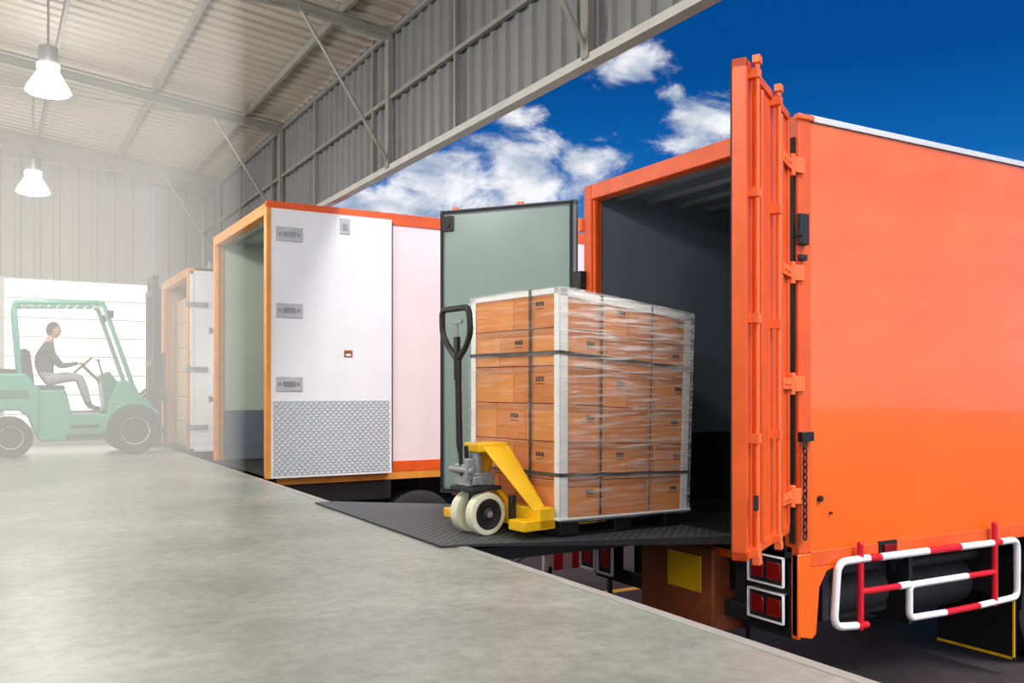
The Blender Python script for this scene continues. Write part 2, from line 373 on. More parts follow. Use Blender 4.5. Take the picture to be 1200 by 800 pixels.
lt=g('door_holder',M['black'],.006); bx(lt,-.02,.06,-.045,-.005,1.92,2.12); bx(lt,-.03,.0,-.05,0,1.97,2.02); bx(lt,-.01,.05,-.04,-.005,1.82,1.86)
lt2=g('chain_latch',M['black'],.004); bx(lt2,.0,.11,-.04,-.0,.66,.72)
for k in range(15):
    z=.64-k*.042; R=Matrix.Rotation(PI/2*(k%2),3,'Z')
    bmv=g('chain',M['dark']); q=[Vector((math.cos(a)*.014,0,math.sin(a)*.026)) for a in [2*PI*i/8 for i in range(8)]]
    tube(bmv,[R@p+Vector((.03,-.035,z)) for p in q],.006,6,True)
hk=g('left_post_buffer',M['black'],.01); bx(hk,-.07,.0,W-.04,W+.09,1.86,2.02)
for z in (.31,1.03,1.74,2.43):
    h=g('post_hinges',M['orange_hinge'],.004)
    bx(h,-.05,.04,-.025,0,z-.05,z+.05); cyl(h,(-.05,-.0,z-.07),(-.05,-.0,z+.07),.022); bx(h,-.05,0,-.02,.06,z-.05,z+.05)
    bx(h,-.03,.10,W,W+.025,z-.05,z+.05); cyl(h,(-.02,W+.035,z-.06),(-.02,W+.035,z+.06),.018)
gw=g('side_guard_white',M['guardwhite']);gr=g('side_guard_red',M['red']);yg=-.05
P=lambda x,z:(x,yg,z)
loop=arc([P(.62,-.14),P(.32,-.14),P(.28,-.56),P(.50,-.58)],.08)
tube(gw,loop,.026)
tube(gr,[P(.62,-.14),P(.74,-.145)],.026);tube(gw,[P(.74,-.145),P(1.25,-.15)],.026);tube(gr,[P(1.25,-.15),P(1.62,-.155)],.026)
tube(gw,[P(1.62,-.155),P(2.02,-.16)],.026);tube(gr,[P(2.02,-.16),P(2.12,-.16)],.026)
tube(gw,arc([P(2.12,-.16),P(2.34,-.16),P(2.34,-.40)],.08),.026)
tube(gr,[P(.54,-.04),P(.54,-.60)],.022);tube(gr,[P(2.05,-.02),P(2.05,-.62)],.022)
tube(gr,[P(.56,-.36),P(.95,-.365)],.022);tube(gr,[P(1.3,-.37),P(2.03,-.38)],.022);tube(gw,[P(.95,-.365),P(1.05,-.366)],.026)
tube(gw,arc([P(1.7,-.375),P(1.05,-.37),P(1.05,-.60),P(1.45,-.61)],.05),.024);tube(gr,[P(1.45,-.61),P(1.85,-.61)],.024);tube(gw,arc([P(1.85,-.61),P(2.34,-.60),P(2.34,-.36)],.06),.024)
tube(gr,[P(.50,-.58),P(.60,-.585)],.024)
g.done()
def leaf(name,hinge,free,za,zb,th,outside,mout,min_,medge,rods=True,hz=(.31,1.03,1.74,2.43),hm=None,kick=None,handle=True,straps=True):
    h=Vector(hinge);f=Vector(free);d=f-h;w=d.length;yaw=math.atan2(d.y,d.x)
    g=G(name,(h.x,h.y,0),yaw);s=outside
    core=g('panel_outer',mout,.004); bx(core,.02,w-.02,0,s*th*.6,za,zb)
    inn=g('panel_inner',min_,.003); bx(inn,.05,w-.05,-s*th*.12,0,za+.05,zb-.05)
    ed=g('edge_frame',medge,.004)
    for a,b,c,dd in ((0,.05,za,zb),(w-.05,w,za,zb)): bx(ed,a,b,-s*th*.1,s*th*.75,c,dd)
    bx(ed,0,w,-s*th*.1,s*th*.75,za,za+.05);bx(ed,0,w,-s*th*.1,s*th*.75,zb-.05,zb)
    se=g('seal',M['rubber']); 
    bx(se,.03,.06,-s*th*.2,-s*th*.1,za+.03,zb-.03);bx(se,w-.035,w-.005,-s*th*.2,-s*th*.1,za+.03,zb-.03);bx(se,.03,w-.03,-s*th*.2,-s*th*.1,za+.01,za+.035);bx(se,.03,w-.03,-s*th*.2,-s*th*.1,zb-.035,zb-.01)
    if straps:
        hg=g('hinge_straps',hm or medge,.003)
        for z in hz:
            bx(hg,-.06,.26,s*th*.75,s*(th*.75+.015),z-.035,z+.035); cyl(hg,(-.05,s*th*.6,z-.05),(-.05,s*th*.6,z+.05),.016)
            for k in (.08,.15,.22): cyl(hg,(k,s*(th*.75+.012),z),(k,s*(th*.75+.025),z),.012,seg=8)
    if rods:
        rd=g('lock_rods',hm or medge)
        for x in (w-.12,w*.42):
            cyl(rd,(x,s*(th*.75+.03),za-.03),(x,s*(th*.75+.03),zb+.03),.014)
            for z in (za+.03,za+.65,za+1.3,zb-.7,zb-.06): bx(rd,x-.03,x+.03,s*th*.6,s*(th*.75+.046),z-.025,z+.025)
            for z in (za-.01,zb+.015): bx(rd,x-.03,x+.03,s*(th*.75+.01),s*(th*.75+.05),z-.02,z+.02)
        if handle: bx(g('handles',M['grey']),w*.42,w-.02,s*(th*.75+.045),s*(th*.75+.055),1.0,1.03)
    return g
g=leaf('truck_door',(4.40,4.14),(3.44,3.56),.08,2.76,.09,1,M['orange_d'],M['slate'],M['orange_d'],hm=M['orange_hinge'],handle=False)
for x in (.22,.72,.88): bx(g('door_ribs',M['orange_d'],.01),x,x+.05,.05,.075,.12,2.69)
bx(g('latch_small',M['dark']),1.06,1.10,.1,.12,.35,.43)
g.done()
g=leaf('truck_door',(4.46,6.54),(3.66,7.62),.03,2.66,.06,-1,M['orange_d'],M['greenpanel'],M['slate'],hm=M['orange_hinge'])
bx(g('corner_bracket',M['dark'],.003),1.20,1.31,.01,.03,2.46,2.60); cyl(g('corner_bracket'),(1.26,.02,2.52),(1.26,.045,2.52),.03)
g.done()
# --- white truck
g=truck('box_truck',2.68,10.06,2.72,-.0,3.08,7.5,M['pinkwhite'],M['orange_y'],M['greenlight'],M['slate'],.02)
rr=g('roof_rail_orange',M['orange_d'],.005); bx(rr,.0,7.5,-.012,.04,2.96,3.10)
bo=g('side_bottom_orange',M['orange_d'],.005); bx(bo,.12,7.5,-.012,.0,-.0,.13)
w=g('rear_tyres',M['rubber']);rm=g('rear_rims',M['grey'])
for y in (.17,.43,2.29,2.55):
    for x in (1.9,6.2): tyre(w,(x,y,GZ+.5),.5,.23);rim(rm,(x,y,GZ+.5),.5,.23)
bx(g('underrun_bar',M['black'],.01),.0,1.5,.0,.06,-.32,-.1)
bx(g('underrun_bar'),.0,.1,.1,2.6,-.4,-.2)
sg=g('side_guard_white',M['guardwhite']); tube(sg,[(2.7,0,-.35),(5.4,0,-.35)],.03);tube(sg,[(2.7,0,-.65),(5.4,0,-.65)],.03)
g.done()
g=leaf('truck_door',(2.70,10.0),(4.14,10.0),.02,3.0,.06,-1,M['white'],M['white'],M['white'],rods=False,straps=False)
bx(g('panel_face',M['white'],.002),.0,1.44,-.052,-.03,.0,3.0)
bx(g('tread_kick',M['alutread']),.03,1.41,-.057,-.05,.03,.86)
for z in (1.05,1.87,2.72):
    bx(g('latch_face',M['hwgrey'],.003),.06,.36,-.064,-.052,z-.08,z+.08)
    for x in (.10,.2,.31): cyl(g('latch_bolts',M['grey']),(x,-.07,z),(x,-.06,z),.02,seg=8)
    bx(g('latch_recess',M['grey'],.002),.14,.28,-.067,-.06,z-.03,z+.03)
bx(g('latch_face'),.80,.92,-.062,-.05,2.78,2.96);bx(g('latch_recess'),.83,.89,-.066,-.06,2.82,2.9)
bx(g('small_label',M['brown']),.85,.95,-.056,-.05,1.36,1.44);bx(g('small_label_face',M['white']),.87,.93,-.058,-.055,1.375,1.40)
bx(g('door_gasket',M['orange_y'],.003),-.05,.0,-.07,.02,.0,3.0);bx(g('door_shadow_gap',M['dark']),1.44,1.46,-.04,.0,.03,2.98)
g.done()
g=leaf('truck_door',(2.70,12.84),(4.1,12.84),.02,3.0,.05,1,M['white'],M['white'],M['white'],rods=True,hz=(.85,1.8,2.7),hm=M['grey']);g.done()
# --- far truck
g=truck('cargo_truck',2.68,14.62,2.42,-.0,2.88,6.5,M['tan'],M['orange_y'],M['tan'],M['tan'],.02)
w=g('rear_tyres',M['rubber']);rm=g('rear_rims',M['grey'])
for y in (.17,.43,1.99,2.25):
    for x in (1.9,5.2): tyre(w,(x,y,GZ+.5),.5,.23);rim(rm,(x,y,GZ+.5),.5,.23)
bx(g('side_bottom_rail',M['dark'],.005),.0,6.,-.012,.0,-.1,.05)
g.done()
g=leaf('truck_door',(2.70,14.55),(3.85,14.55),.02,2.82,.06,-1,M['white'],M['white'],M['white'],rods=True,hz=(.4,1.3,2.3),hm=M['grey']);g.done()
g=G('carton_stack',(2.9,14.78,.02))
for r_ in range(6):
    for c_ in range(4):
        for dd in range(2):
            m_=M['tan']
            bx(g('cartons',m_,.006),dd*.5+.005,dd*.5+.495,c_*.53+.005,c_*.53+.525,r_*.42+.002,r_*.42+.416)
g.done()

# ---------------- dock plate
def plate(bm):
    T=[(2.45,5.09,.016),(2.45,7.6,.016)]+[(2.6,7.57,.016),(4.52,6.36,-.024),(4.52,4.62,-.024),(2.6,5.06,.016)]
    A=[bm.verts.new(v) for v in T];B=[bm.verts.new((v[0],v[1],v[2]-(.014 if v[0]<2.61 else .06))) for v in T]
    bm.faces.new(A);bm.faces.new(B[::-1])
    for i in range(len(T)): bm.faces.new((A[i],B[i],B[(i+1)%len(T)],A[(i+1)%len(T)]))
pm=single('dock_plate',M['tread'],plate)
pm.data.materials.append(M['dark'])
for p_ in pm.data.polygons:
    if p_.normal.z<.5: p_.material_index=1
g=G('dock_leveller_frame')
bx(g('beams',M['dark']),2.64,4.2,5.3,5.38,-.16,-.07);bx(g('beams'),2.64,4.2,6.3,6.38,-.16,-.07);bx(g('beams'),2.62,2.7,5.2,7.4,-.3,-.03)
cyl(g('ram',M['grey']),(2.65,5.9,-.7),(3.8,5.9,-.12),.04)
g.done()
# ---------------- pallet load
SX,SY=3.29,5.02;yawS=math.radians(8);LX_,LY_=1.25,1.0;zb,zt=.125,1.665
def warp(v):
    x,y,z=v;k=x/LX_
    return Vector((x*(1+.05*z/1.6),y,z*(1-.055*k)-.021*x))
g=G('pallet_load_of_boxes',(SX,SY,.002),yawS)
rows=6;rh=(zt-zb)/rows
for r_ in range(rows):
    za=zb+r_*rh
    if r_%2==0: nx,ny=3,3
    else: nx,ny=4,2
    xs=[LX_*i/nx for i in range(nx+1)];ys=[LY_*i/ny for i in range(ny+1)]
    if r_%2==0: ys=[0,.36,.70,1.0] if r_%4 else [0,.30,.66,1.0]
    else: xs=[0,.36,.62,.90,1.25]
    for i in range(nx):
        for j in range(ny):
            if 0<i<nx-1 and 0<j<ny-1: continue
            k=(i+j+r_)%2
            a=.003
            bx(g('cartons_%d'%k,M['card'] if k else M['card2'],.005),xs[i]+a,xs[i+1]-a,ys[j]+a,ys[j+1]-a,za+.003,za+rh-.003)
            mx_=(xs[i]+xs[i+1])/2
            if j==0:
                bx(g('tape',M['tape']),xs[i]+.01,xs[i+1]-.01,.0,.003,za+rh-.045,za+rh-.008)
                if (i+r_)%2==0:
                    x=mx_+.03
                    for q in range(3): bx(g('printed_marks',M['ink']),x+q*.025,x+q*.025+.018,-.0005,.003,za+rh*.62,za+rh*.62+.03)
                    bx(g('printed_marks'),x,x+.07,-.0005,.003,za+rh*.55,za+rh*.565)
            if i==0:
                bx(g('tape'),.0,.003,ys[j]+.01,ys[j+1]-.01,za+rh-.045,za+rh-.008)
                if (j+r_)%2==1:
                    y=(ys[j]+ys[j+1])/2
                    for q in range(3): bx(g('printed_marks'),-.0005,.003,y-q*.03-.02,y-q*.03,za+rh*.6,za+rh*.6+.03)
                    bx(g('printed_marks'),-.0005,.003,y-.08,y,za+rh*.52,za+rh*.535)
bx(g('core',M['card']),.2,1.05,.2,.8,zb+.01,zt-.01)
p=g('edge_protectors',M['post'],.003);e=.006;q=.065
for x,sx in ((0,-1),(LX_,1)):
    for y,sy in ((0,-1),(LY_,1)):
        bx(p,x+sx*e,x-sx*q,y,y+sy*e,zb,zt+.01); bx(p,x,x+sx*e,y+sy*e,y-sy*q*.8,zb,zt+.01)
for y,sy in ((0,-1),(LY_,1)): bx(p,0,LX_,y,y+sy*e,zt-.045,zt+.01);bx(p,0,LX_,y+sy*e,y-sy*.07,zt+.002,zt+.01)
for x,sx in ((0,-1),(LX_,1)): bx(p,x,x+sx*e,0,LY_,zt-.03,zt+.01);bx(p,x+sx*e,x-sx*.07,0,LY_,zt+.002,zt+.01)
bx(p,.0,LX_,0,LY_,zt,zt+.003)
s=g('straps',M['strap'])
for z in (1.24,.42):
    w_=.012;o_=.010
    bx(s,-o_,LX_+o_,-o_-.003,-o_,z-w_,z+w_);bx(s,-o_,LX_+o_,LY_+o_,LY_+o_+.003,z-w_,z+w_)
    bx(s,-o_-.003,-o_,-o_,LY_+o_,z-w_,z+w_);bx(s,LX_+o_,LX_+o_+.003,-o_,LY_+o_,z-w_,z+w_)
for y in (.30,): 
    bx(s,-.013,-.010,y-w_,y+w_,.08,zt+.012);bx(s,-.01,LX_+.01,y-w_,y+w_,zt+.011,zt+.014);bx(s,LX_+.01,LX_+.013,y-w_,y+w_,.08,zt)
for x in (.36,.84):
    w_=.009 if x<.5 else .005
    bx(s,x-w_,x+w_,-.0125,-.0105,.08,zt+.012);bx(s,x-w_,x+w_,-.01,LY_+.01,zt+.011,zt+.014);bx(s,x-w_,x+w_,LY_+.01,LY_+.013,.08,zt)
fb=g('stretch_wrap',M['film'])
bx(fb,-.018,LX_+.02,-.02,LY_+.018,zb-.02,zt+.02)
wr=g('wrap_hem',M['post']); tube(wr,[(-.02,-.02,zb),(LX_+.02,-.02,zb),(LX_+.02,LY_+.02,zb),(-.02,LY_+.02,zb)],.010,8,True)
d=g('pallet_deck',M['black'],.004)
bx(d,0,LX_,0,LY_,.095,zb)
for x in (.02,.53,1.05):
    for y in (.02,.42,.82): bx(d,x,x+.17,y,y+.15,.0,.10)
for y in (.02,.42,.82): bx(d,.02,1.22,y,y+.15,.0,.018)
g.done(warp)
# ---------------- pallet jack
g=G('pallet_jack',(2.893,5.469,.008),yawS)
w=g('steer_wheels',M['cream'])
for y in (-.15,.03):
    lathe(w,[(.055,.01),(.075,.0),(.10,-.0),(.115,-.005),(.14,.0),(.145,.015),(.145,.065),(.135,.075),(.05,.075)],(0,y,.145),'y',32)
h=g('wheel_hubs',M['dark'])
lathe(h,[(.02,-.015),(.035,-.012),(.052,.005),(.056,.03),(.02,.03)],(0,-.15,.145),'y',20)
hb=g('hub_cap',M['grey']);lathe(hb,[(.01,-.022),(.022,-.02),(.024,.0),(.01,0)],(0,-.15,.145),'y',16)
lathe(g('wheel_ring',M['dark']),[(.088,-.004),(.092,-.006),(.102,-.006),(.106,-.004)],(0,-.15,.145),'y',32)
cyl(h,(0,-.15,.145),(0,.12,.145),.025)
dk=g('wheel_yoke',M['dark'],.006); bx(dk,-.04,.04,-.06,.03,.14,.33); bx(dk,-.13,.12,-.14,.12,.30,.33)
pu=g('hydraulic_pump',M['grey'],.008)
bx(pu,-.12,.10,-.09,.09,.33,.42);cyl(pu,(.0,0,.33),(.0,0,.58),.05);cyl(pu,(-.09,-.05,.36),(-.09,-.05,.52),.035);bx(pu,-.13,-.04,-.07,.07,.42,.48)
cyl(pu,(-.12,-.13,.44),(-.12,.13,.44),.022);cyl(pu,(-.02,-.11,.36),(-.02,-.06,.36),.03);bx(pu,-.15,-.08,-.11,-.08,.38,.52)
bx(pu,-.1,-.02,-.12,-.09,.34,.40)
cyl(g('piston',M['alu']),(.0,0,.55),(.0,0,.62),.03)
yb=g('fork_frame',M['yellow'],.008)
def slab(bm,quad,d):
    A=[bm.verts.new(Vector(q)) for q in quad];B=[bm.verts.new(Vector(q)+Vector(d)) for q in quad]
    bm.faces.new(A);bm.faces.new(B[::-1])
    for i in range(4): bm.faces.new((A[i],B[i],B[(i+1)%4],A[(i+1)%4]))
bx(yb,-.05,.20,-.11,.11,.56,.62)
for s_ in (-1,1):
    slab(yb,[(.17,s_*.02,.60),(.17,s_*.115,.60),(.27,s_*.47,.11),(.27,s_*.33,.11)],(.035,0,0))
    slab(yb,[(-.02,s_*.11,.60),(.19,s_*.11,.60),(.28,s_*.47,.14),(.20,s_*.47,.12)],(0,-s_*.02,0))
    bx(yb,.05,.32,min(s_*.47,s_*.30),max(s_*.47,s_*.30),.055,.125)
    bx(g('forks',M['yellow'],.008),.28,1.40,min(s_*.39,s_*.21),max(s_*.39,s_*.21),.045,.093)
    cyl(g('load_rollers',M['dark']),(1.28,s_*.25,.03),(1.28,s_*.35,.03),.028)
bx(yb,.18,.31,-.47,.47,.06,.20)
bx(g('lift_link',M['black'],.004),.08,.12,-.3,-.26,.1,.28)
slab(yb,[(.1,-.05,.33),(.1,.05,.33),(.24,.05,.18),(.24,-.05,.18)],(.03,0,.02))
hd=g('handle_shaft',M['black'],.0)
tube(hd,[(-.10,0,.46),(-.135,0,.62),(-.15,0,1.20)],.022,12)
cyl(hd,(-.09,0,.40),(-.105,0,.60),.036); cyl(hd,(-.148,0,1.05),(-.15,0,1.24),.028)
lp=arc([(-.15,0,1.18),(-.15,-.10,1.27),(-.16,-.165,1.36),(-.17,-.16,1.53),(-.17,.16,1.53),(-.16,.165,1.36),(-.15,.10,1.27),(-.15,0,1.18)],.05,4)
tube(g('handle_loop',M['black']),lp,.021,10)
bx(g('handle_loop'),-.17,-.14,-.02,.02,1.22,1.34)
cyl(g('control_lever',M['grey']),(-.15,0,1.30),(-.155,.0,1.45),.010);bx(g('control_lever'),-.165,-.145,-.06,.06,1.43,1.455)
cyl(g('lever_rod',M['grey']),(-.12,-.03,.48),(-.13,-.02,1.2),.005,seg=8)
g.done()

# ---------------- forklift
FX,FY=1.1,15.3
g=G('forklift',(FX,FY,0))
b=g('chassis_body',M['teal'],.03)
prism(b,[(-1.32,.42),(-1.36,.75),(-1.30,1.10),(-1.15,1.22),(-.62,1.22),(-.52,1.06),(-.45,1.02),(-.45,.40),(-.50,.3),(-.58,.56),(-.72,.68),(-.92,.68),(-1.06,.56),(-1.12,.42)],'y',-.52,.52)
prism(b,[(-.50,.98),(-.10,.98),(-.02,.62),(.45,.62),(.52,.90),(.62,1.12),(.82,1.12),(.95,.85),(1.06,.82),(1.10,.6),(.45,.35),(.40,.22),(-.45,.22),(-.52,.4)],'y',-.46,.46)
prism(g('front_fenders',M['teal'],.01),[(.83+.45*math.cos(a),.36+.45*math.sin(a)) for a in [PI*k/10 for k in range(2,11)]]+[(.83+.40*math.cos(a),.36+.40*math.sin(a)) for a in [PI-PI*k/10 for k in range(0,9)]],'y',-.58,.58)
tx=g('side_trim',M['teal_d'],.008); bx(tx,-1.1,-.6,-.535,.535,.86,.98)
bk=g('black_trim',M['black'],.01); bx(bk,-.1,.42,-.5,.5,.26,.32);bx(bk,-.05,.35,-.50,.50,.42,.46);bx(bk,-.5,.5,-.44,.44,.64,.66);prism(bk,[(-1.2,1.22),(-1.12,1.30),(-.75,1.28),(-.7,1.22)],'y',-.4,.4)
st=g('seat',M['rubber'],.03); bx(st,-.56,-.10,-.25,.25,.96,1.05)
prism(st,[(-.62,1.0),(-.72,1.55),(-.64,1.6),(-.56,1.55),(-.50,1.05)],'y',-.24,.24)
prism(g('dash',M['teal_d'],.01),[(.45,.64),(.38,1.2),(.50,1.26),(.62,1.1),(.62,.64)],'y',-.35,.35)
cyl(g('steering_column',M['black']),(.45,0,1.05),(.17,0,1.34),.025)
ax=Vector((-.28,0,.29)).normalized();SC=Vector((.16,0,1.355));e1=Vector((0,1,0));e2=ax.cross(e1)
rimp=[SC+(e1*math.cos(a)+e2*math.sin(a))*.17 for a in [2*PI*i/24 for i in range(24)]]
tube(g('steering_wheel',M['black']),rimp,.014,8,True)
for a in (0,2.1,4.2): cyl(g('steering_wheel'),SC,SC+(e1*math.cos(a)+e2*math.sin(a))*.17,.010,seg=8)
for k in range(3): cyl(g('levers',M['black']),(.42,-.25+.06*k,1.2),(.36,-.25+.06*k,1.42),.009,seg=8);sph(g('levers'),(.36,-.25+.06*k,1.43),.02)
og=g('overhead_guard',M['teal'],.006)
for s_ in (-1,1):
    tube(og,arc([(-.70,s_*.44,1.2),(-.78,s_*.44,2.25),(.40,s_*.42,2.30),(.80,s_*.44,1.10)],.1),.036,10)
cyl(og,(-.76,-.44,2.24),(-.76,.44,2.24),.034);cyl(og,(.40,-.42,2.29),(.40,.42,2.29),.034)
for k in range(9): bx(og,-.70+.125*k,-.66+.125*k,-.42,.42,2.25,2.28)
t=g('tyres',M['rubber']);rm=g('wheel_rims',M['cream'])
for y in (-.50,.50): tyre(t,(.83,y,.36),.36,.22);rim(rm,(.83,y,.36),.34,.24);tyre(t,(-.82,y*.9,.29),.29,.18);rim(rm,(-.82,y*.9,.29),.27,.2)
ms=g('mast',M['dark'],.004)
for s_ in (-1,1):
    bx(ms,1.12,1.24,s_*.36-.035,s_*.36+.035,.08,2.55);bx(ms,1.13,1.22,s_*.28-.03,s_*.28+.03,.10,2.78)
    cyl(ms,(1.17,s_*.20,.15),(1.17,s_*.20,1.9),.035);cyl(ms,(.7,s_*.30,.62),(1.15,s_*.36,1.0),.03)
for z in (.25,1.4,2.5): bx(ms,1.11,1.16,-.36,.36,z-.05,z+.05)
bx(ms,1.14,1.2,-.28,.28,2.68,2.78)
cr_=g('carriage',M['dark'],.004)
for z in (.35,.85): bx(cr_,1.26,1.30,-.46,.46,z-.05,z+.05)
for k in range(6): bx(cr_,1.27,1.29,-.42+k*.165,-.40+k*.165,.85,1.55)
bx(cr_,1.27,1.29,-.46,.46,1.53,1.56)
for s_ in (-1,1): bx(cr_,1.30,1.34,s_*.25-.06,s_*.25+.06,.08,.9);bx(cr_,1.30,1.52,s_*.25-.06,s_*.25+.06,.06,.10)
for s_ in (-1,1): cyl(g('work_light_cases',M['black']),(.46,s_*.5,2.12),(.54,s_*.5,2.12),.06)
g.done()
# ---------------- driver
def skin(name,verts,edges,rad,m,sub=2,root=0):
    me=bpy.data.meshes.new(name);me.from_pydata(verts,edges,[]);o=bpy.data.objects.new(name,me);scene.collection.objects.link(o)
    sk=o.modifiers.new('s','SKIN');sk.use_smooth_shade=True
    for i,r in enumerate(rad): me.skin_vertices[0].data[i].radius=(r,r) if not isinstance(r,tuple) else r
    for i in range(len(verts)): me.skin_vertices[0].data[i].use_root=(i==root)
    ss=o.modifiers.new('d','SUBSURF');ss.levels=sub;ss.render_levels=sub
    bpy.context.view_layer.update()
    dg=bpy.context.evaluated_depsgraph_get();nm=bpy.data.meshes.new_from_object(o.evaluated_get(dg))
    bpy.data.objects.remove(o);nm.name=name
    nm.materials.clear()
    for x in m: nm.materials.append(x)
    for p_ in nm.polygons:p_.use_smooth=True
    o=bpy.data.objects.new(name,nm);scene.collection.objects.link(o);return o
D=bpy.data.objects.new('forklift_driver',None);scene.collection.objects.link(D);D.location=(FX,FY,0)
V=[(-.37,0,1.15),(-.38,0,1.30),(-.35,0,1.48),(-.32,0,1.63),(-.29,0,1.73),(-.26,0,1.80)]
E=[(0,1),(1,2),(2,3),(3,4),(4,5)];R_=[(.15,.13),(.13,.14),(.14,.17),(.10,.12),.052,.05]
for s_ in (-1,1):
    n=len(V)
    V+=[(-.32,s_*.17,1.60),(-.24,s_*.23,1.46),(-.14,s_*.25,1.34),(-.02,s_*.21,1.36),(.09,s_*.175,1.385)]
    E+=[(3,n),(n,n+1),(n+1,n+2),(n+2,n+3),(n+3,n+4)];R_+=[.07,.052,.045,.038,.028]
    n=len(V)
    V+=[(-.30,s_*.10,1.13),(-.08,s_*.13,1.17),(.11,s_*.15,1.17),(.18,s_*.15,.96),(.23,s_*.15,.78),(.27,s_*.15,.71),(.40,s_*.16,.69)]
    E+=[(0,n),(n,n+1),(n+1,n+2),(n+2,n+3),(n+3,n+4),(n+4,n+5),(n+5,n+6)];R_+=[.10,.085,.068,.058,.042,.042,.035]
body=skin('body',V,E,R_,[M['shirt'],M['trousers'],M['shoe'],M['skin']])
for p_ in body.data.polygons:
    c=p_.center
    if c.z<.80: p_.material_index=2
    elif c.z>1.70: p_.material_index=3
    elif c.z<1.24 : p_.material_index=1
body.parent=D
for s_ in (-1,1):
    a=Vector((.09,s_*.175,1.385))
    V=[a,a+Vector((.045,-s_*.004,.0)),a+Vector((.075,-s_*.006,.0))];E=[(0,1),(1,2)];R_=[(.026,.02),(.03,.018),(.03,.016)]
    for k,ln in enumerate((.9,1.,.95,.75)):
        dy=s_*(-.027+.018*k)
        n=len(V);bse=V[2]+Vector((0,dy,0))
        V+=[bse,bse+Vector((.028*ln,0,.012)),bse+Vector((.045*ln,0,-.010)),bse+Vector((.035*ln,0,-.03))]
        E+=[(2,n),(n,n+1),(n+1,n+2),(n+2,n+3)];R_+=[.010,.009,.009,.007]
    n=len(V);V+=[V[1]+Vector((.01,-s_*.035,-.012)),V[1]+Vector((.035,-s_*.045,-.028))];E+=[(1,n),(n,n+1)];R_+=[.011,.008]
    h=skin('hand_left' if s_>0 else 'hand_right',[tuple(v) for v in V],E,R_,[M['skin']],1);h.parent=D
HC=Vector((-.235,0,1.885))
bm=bmesh.new();sph(bm,(0,0,0),.1,seg=24)
for v in bm.verts:
    x,y,z=v.co;z*=1.18;y*=.80
    if z<-.03: x=x*(1-.18*(-z-.03)/.09)+.012;y*=1-.25*(-z-.03)/.09
    if x>.07 and abs(z)<.03 : x-=.004
    v.co=Vector((x*.98,y,z))+HC
prism(bm,[(HC.x+.085,HC.z+.02),(HC.x+.122,HC.z-.022),(HC.x+.085,HC.z-.03)],'y',-.012,.012)
for s_ in (-1,1): sph(bm,(HC.x-.005,s_*.082,HC.z-.005),.03,(.7,.35,1.1),10)
sph(bm,(HC.x+.088,0,HC.z-.058),.022,(.4,1,.35),8)
o=fin('head',bm,M['skin'],0);o.parent=D
bm=bmesh.new()
for s_ in (-1,1): sph(bm,(HC.x+.083,s_*.033,HC.z+.005),.012,(.5,1,.7),8);box(bm,(HC.x+.088,s_*.033,HC.z+.027),(.01,.03,.006))
o=fin('eyes_and_brows',bm,M['hair']);o.parent=D
bm=bmesh.new();sph(bm,(0,0,0),.108,seg=24)
bmesh.ops.bisect_plane(bm,geom=bm.verts[:]+bm.edges[:]+bm.faces[:],plane_co=(0,0,.0),plane_no=(.75,0,-.6),clear_outer=True)
for v in bm.verts: v.co=Vector((v.co.x*.98-.006,v.co.y*.84,v.co.z*1.18))+HC
o=fin('hair',bm,M['hair']);o.parent=D

# ---------------- yard bits
g=G('striped_barrier',(4.72,7.5,GZ))
for k in range(8): bx(g('red_bands' if k%2 else 'white_bands',M['red'] if k%2 else M['guardwhite']),k*.11,k*.11+.11,-.02,.02,.45,.66)
bx(g('legs',M['dark']),.05,.09,-.2,.2,0,.04);bx(g('legs'),.79,.83,-.2,.2,0,.04);bx(g('legs'),.05,.09,-.02,.02,0,.5);bx(g('legs'),.79,.83,-.02,.02,0,.5)
g.done()
single('yard_line',M['yellow'],lambda bm:bx(bm,4.,11,8.0,8.12,GZ,GZ+.004))
# ---------------- camera
cam=bpy.data.cameras.new('camera');cam.lens=36*1055/1200;cam.sensor_width=36;cam.shift_y=55/1200
co=bpy.data.objects.new('camera',cam);scene.collection.objects.link(co);co.location=(0,0,1.0);co.rotation_euler=(PI/2,0,-math.radians(30.2));cam.clip_end=300
scene.camera=co
# ---------------- sun and sky
sd=bpy.data.lights.new('sun','SUN');sd.energy=3.3;sd.angle=math.radians(28);sd.color=(1,.95,.89)
so=bpy.data.objects.new('sun',sd);scene.collection.objects.link(so);so.location=(5,-10,12)
so.rotation_euler=Vector((.22,-.52,.80)).to_track_quat('Z','Y').to_euler()
wd=bpy.data.worlds.new('sky');scene.world=wd;wd.use_nodes=True;nt=wd.node_tree;N=nt.nodes;K=nt.links
bg=N['Background'];tc=N.new('ShaderNodeTexCoord');D0=tc.outputs['Generated']
def mth(op,a,b=None,clamp=False):
    n=N.new('ShaderNodeMath');n.operation=op;n.use_clamp=clamp
    for i,v in enumerate((a,b)):
        if v is None:continue
        if isinstance(v,(int,float)):n.inputs[i].default_value=v
        else:K.new(v,n.inputs[i])
    return n.outputs[0]
sp=N.new('ShaderNodeSeparateXYZ');K.new(D0,sp.inputs[0])
cr=N.new('ShaderNodeValToRGB');els=cr.color_ramp.elements
els[0].position=0.;els[0].color=L(150,190,225);els[1].position=1;els[1].color=L(6,56,125)
for p_,c_ in ((.14,L(70,145,205)),(.23,L(16,98,174)),(.33,L(2,72,142))):
    e_=els.new(p_);e_.color=c_
K.new(sp.outputs[2],cr.inputs[0])
mpn=N.new('ShaderNodeMapping');mpn.inputs['Scale'].default_value=(1,1,1.7);K.new(D0,mpn.inputs[0])
def dirv(az,el):
    a,e=math.radians(az),math.radians(el);return Vector((math.sin(a)*math.cos(e),math.cos(a)*math.cos(e),math.sin(e)*1.7))
mask=None
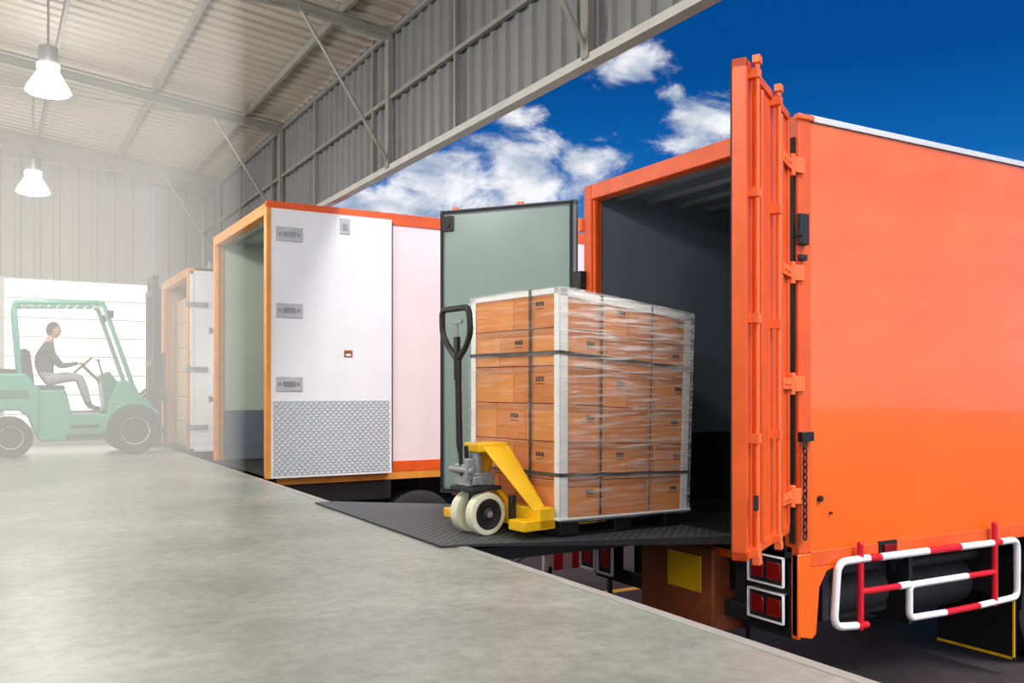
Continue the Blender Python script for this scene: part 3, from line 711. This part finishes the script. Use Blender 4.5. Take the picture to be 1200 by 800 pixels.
for az,el,rad,am in ((31.,13.3,.085,1.15),(26,12.3,.11,1.15),(34.6,13.6,.058,1.05),(21,11,.12,1.),(38.2,19.6,.045,1.0),(36.5,19.0,.03,.85),(42.2,16.0,.058,1.1),(30.5,16.6,.03,.65),(40.2,17.8,.025,.75)):
    vd=N.new('ShaderNodeVectorMath');vd.operation='DISTANCE';K.new(mpn.outputs[0],vd.inputs[0]);vd.inputs[1].default_value=dirv(az,el)
    mr=N.new('ShaderNodeMapRange');K.new(vd.outputs['Value'],mr.inputs[0]);mr.inputs[1].default_value=0;mr.inputs[2].default_value=rad*1.25;mr.inputs[3].default_value=am;mr.inputs[4].default_value=0
    mask=mr.outputs[0] if mask is None else mth('MAXIMUM',mask,mr.outputs[0])
south=N.new('ShaderNodeMapRange');K.new(mth('ADD',mth('MULTIPLY',sp.outputs[1],-1),mth('MULTIPLY',sp.outputs[0],-.6)),south.inputs[0]);south.inputs[1].default_value=-.4;south.inputs[2].default_value=.4;south.inputs[3].default_value=0;south.inputs[4].default_value=.85  # unseen cloud bank behind the camera, added for whiter, stronger ambient light
mask=mth('MAXIMUM',mask,south.outputs[0])
nz=N.new('ShaderNodeTexNoise');nz.inputs['Scale'].default_value=15;nz.inputs['Detail'].default_value=10;nz.inputs['Roughness'].default_value=.64;nz.inputs['Distortion'].default_value=.4;K.new(mpn.outputs[0],nz.inputs[0])
dens=mth('ADD',mask,mth('MULTIPLY',mth('SUBTRACT',nz.outputs['Fac'],.5),2.6))
dens=mth('MULTIPLY',dens,mth('GREATER_THAN',mask,.001))
cm=N.new('ShaderNodeMapRange');K.new(dens,cm.inputs[0]);cm.inputs[1].default_value=.25;cm.inputs[2].default_value=.95;cm.interpolation_type='SMOOTHSTEP'
nz2=N.new('ShaderNodeTexNoise');nz2.inputs['Scale'].default_value=20;nz2.inputs['Detail'].default_value=6;K.new(mpn.outputs[0],nz2.inputs[0])
cc=N.new('ShaderNodeValToRGB');cc.color_ramp.elements[0].position=.35;cc.color_ramp.elements[1].position=.6;cc.color_ramp.elements[0].color=L(158,174,196);cc.color_ramp.elements[1].color=L(242,242,246)
K.new(nz2.outputs['Fac'],cc.inputs[0])
mx=N.new('ShaderNodeMix');mx.data_type='RGBA';K.new(cm.outputs[0],mx.inputs[0]);K.new(cr.outputs[0],mx.inputs[6]);K.new(cc.outputs[0],mx.inputs[7])
K.new(mx.outputs[2],bg.inputs[0]);K.new(mth('ADD',1.0,mth('MULTIPLY',south.outputs[0],1.35)),bg.inputs[1])
scene.view_settings.view_transform='Standard'
scene.view_settings.look='None'
scene.view_settings.exposure=0.1
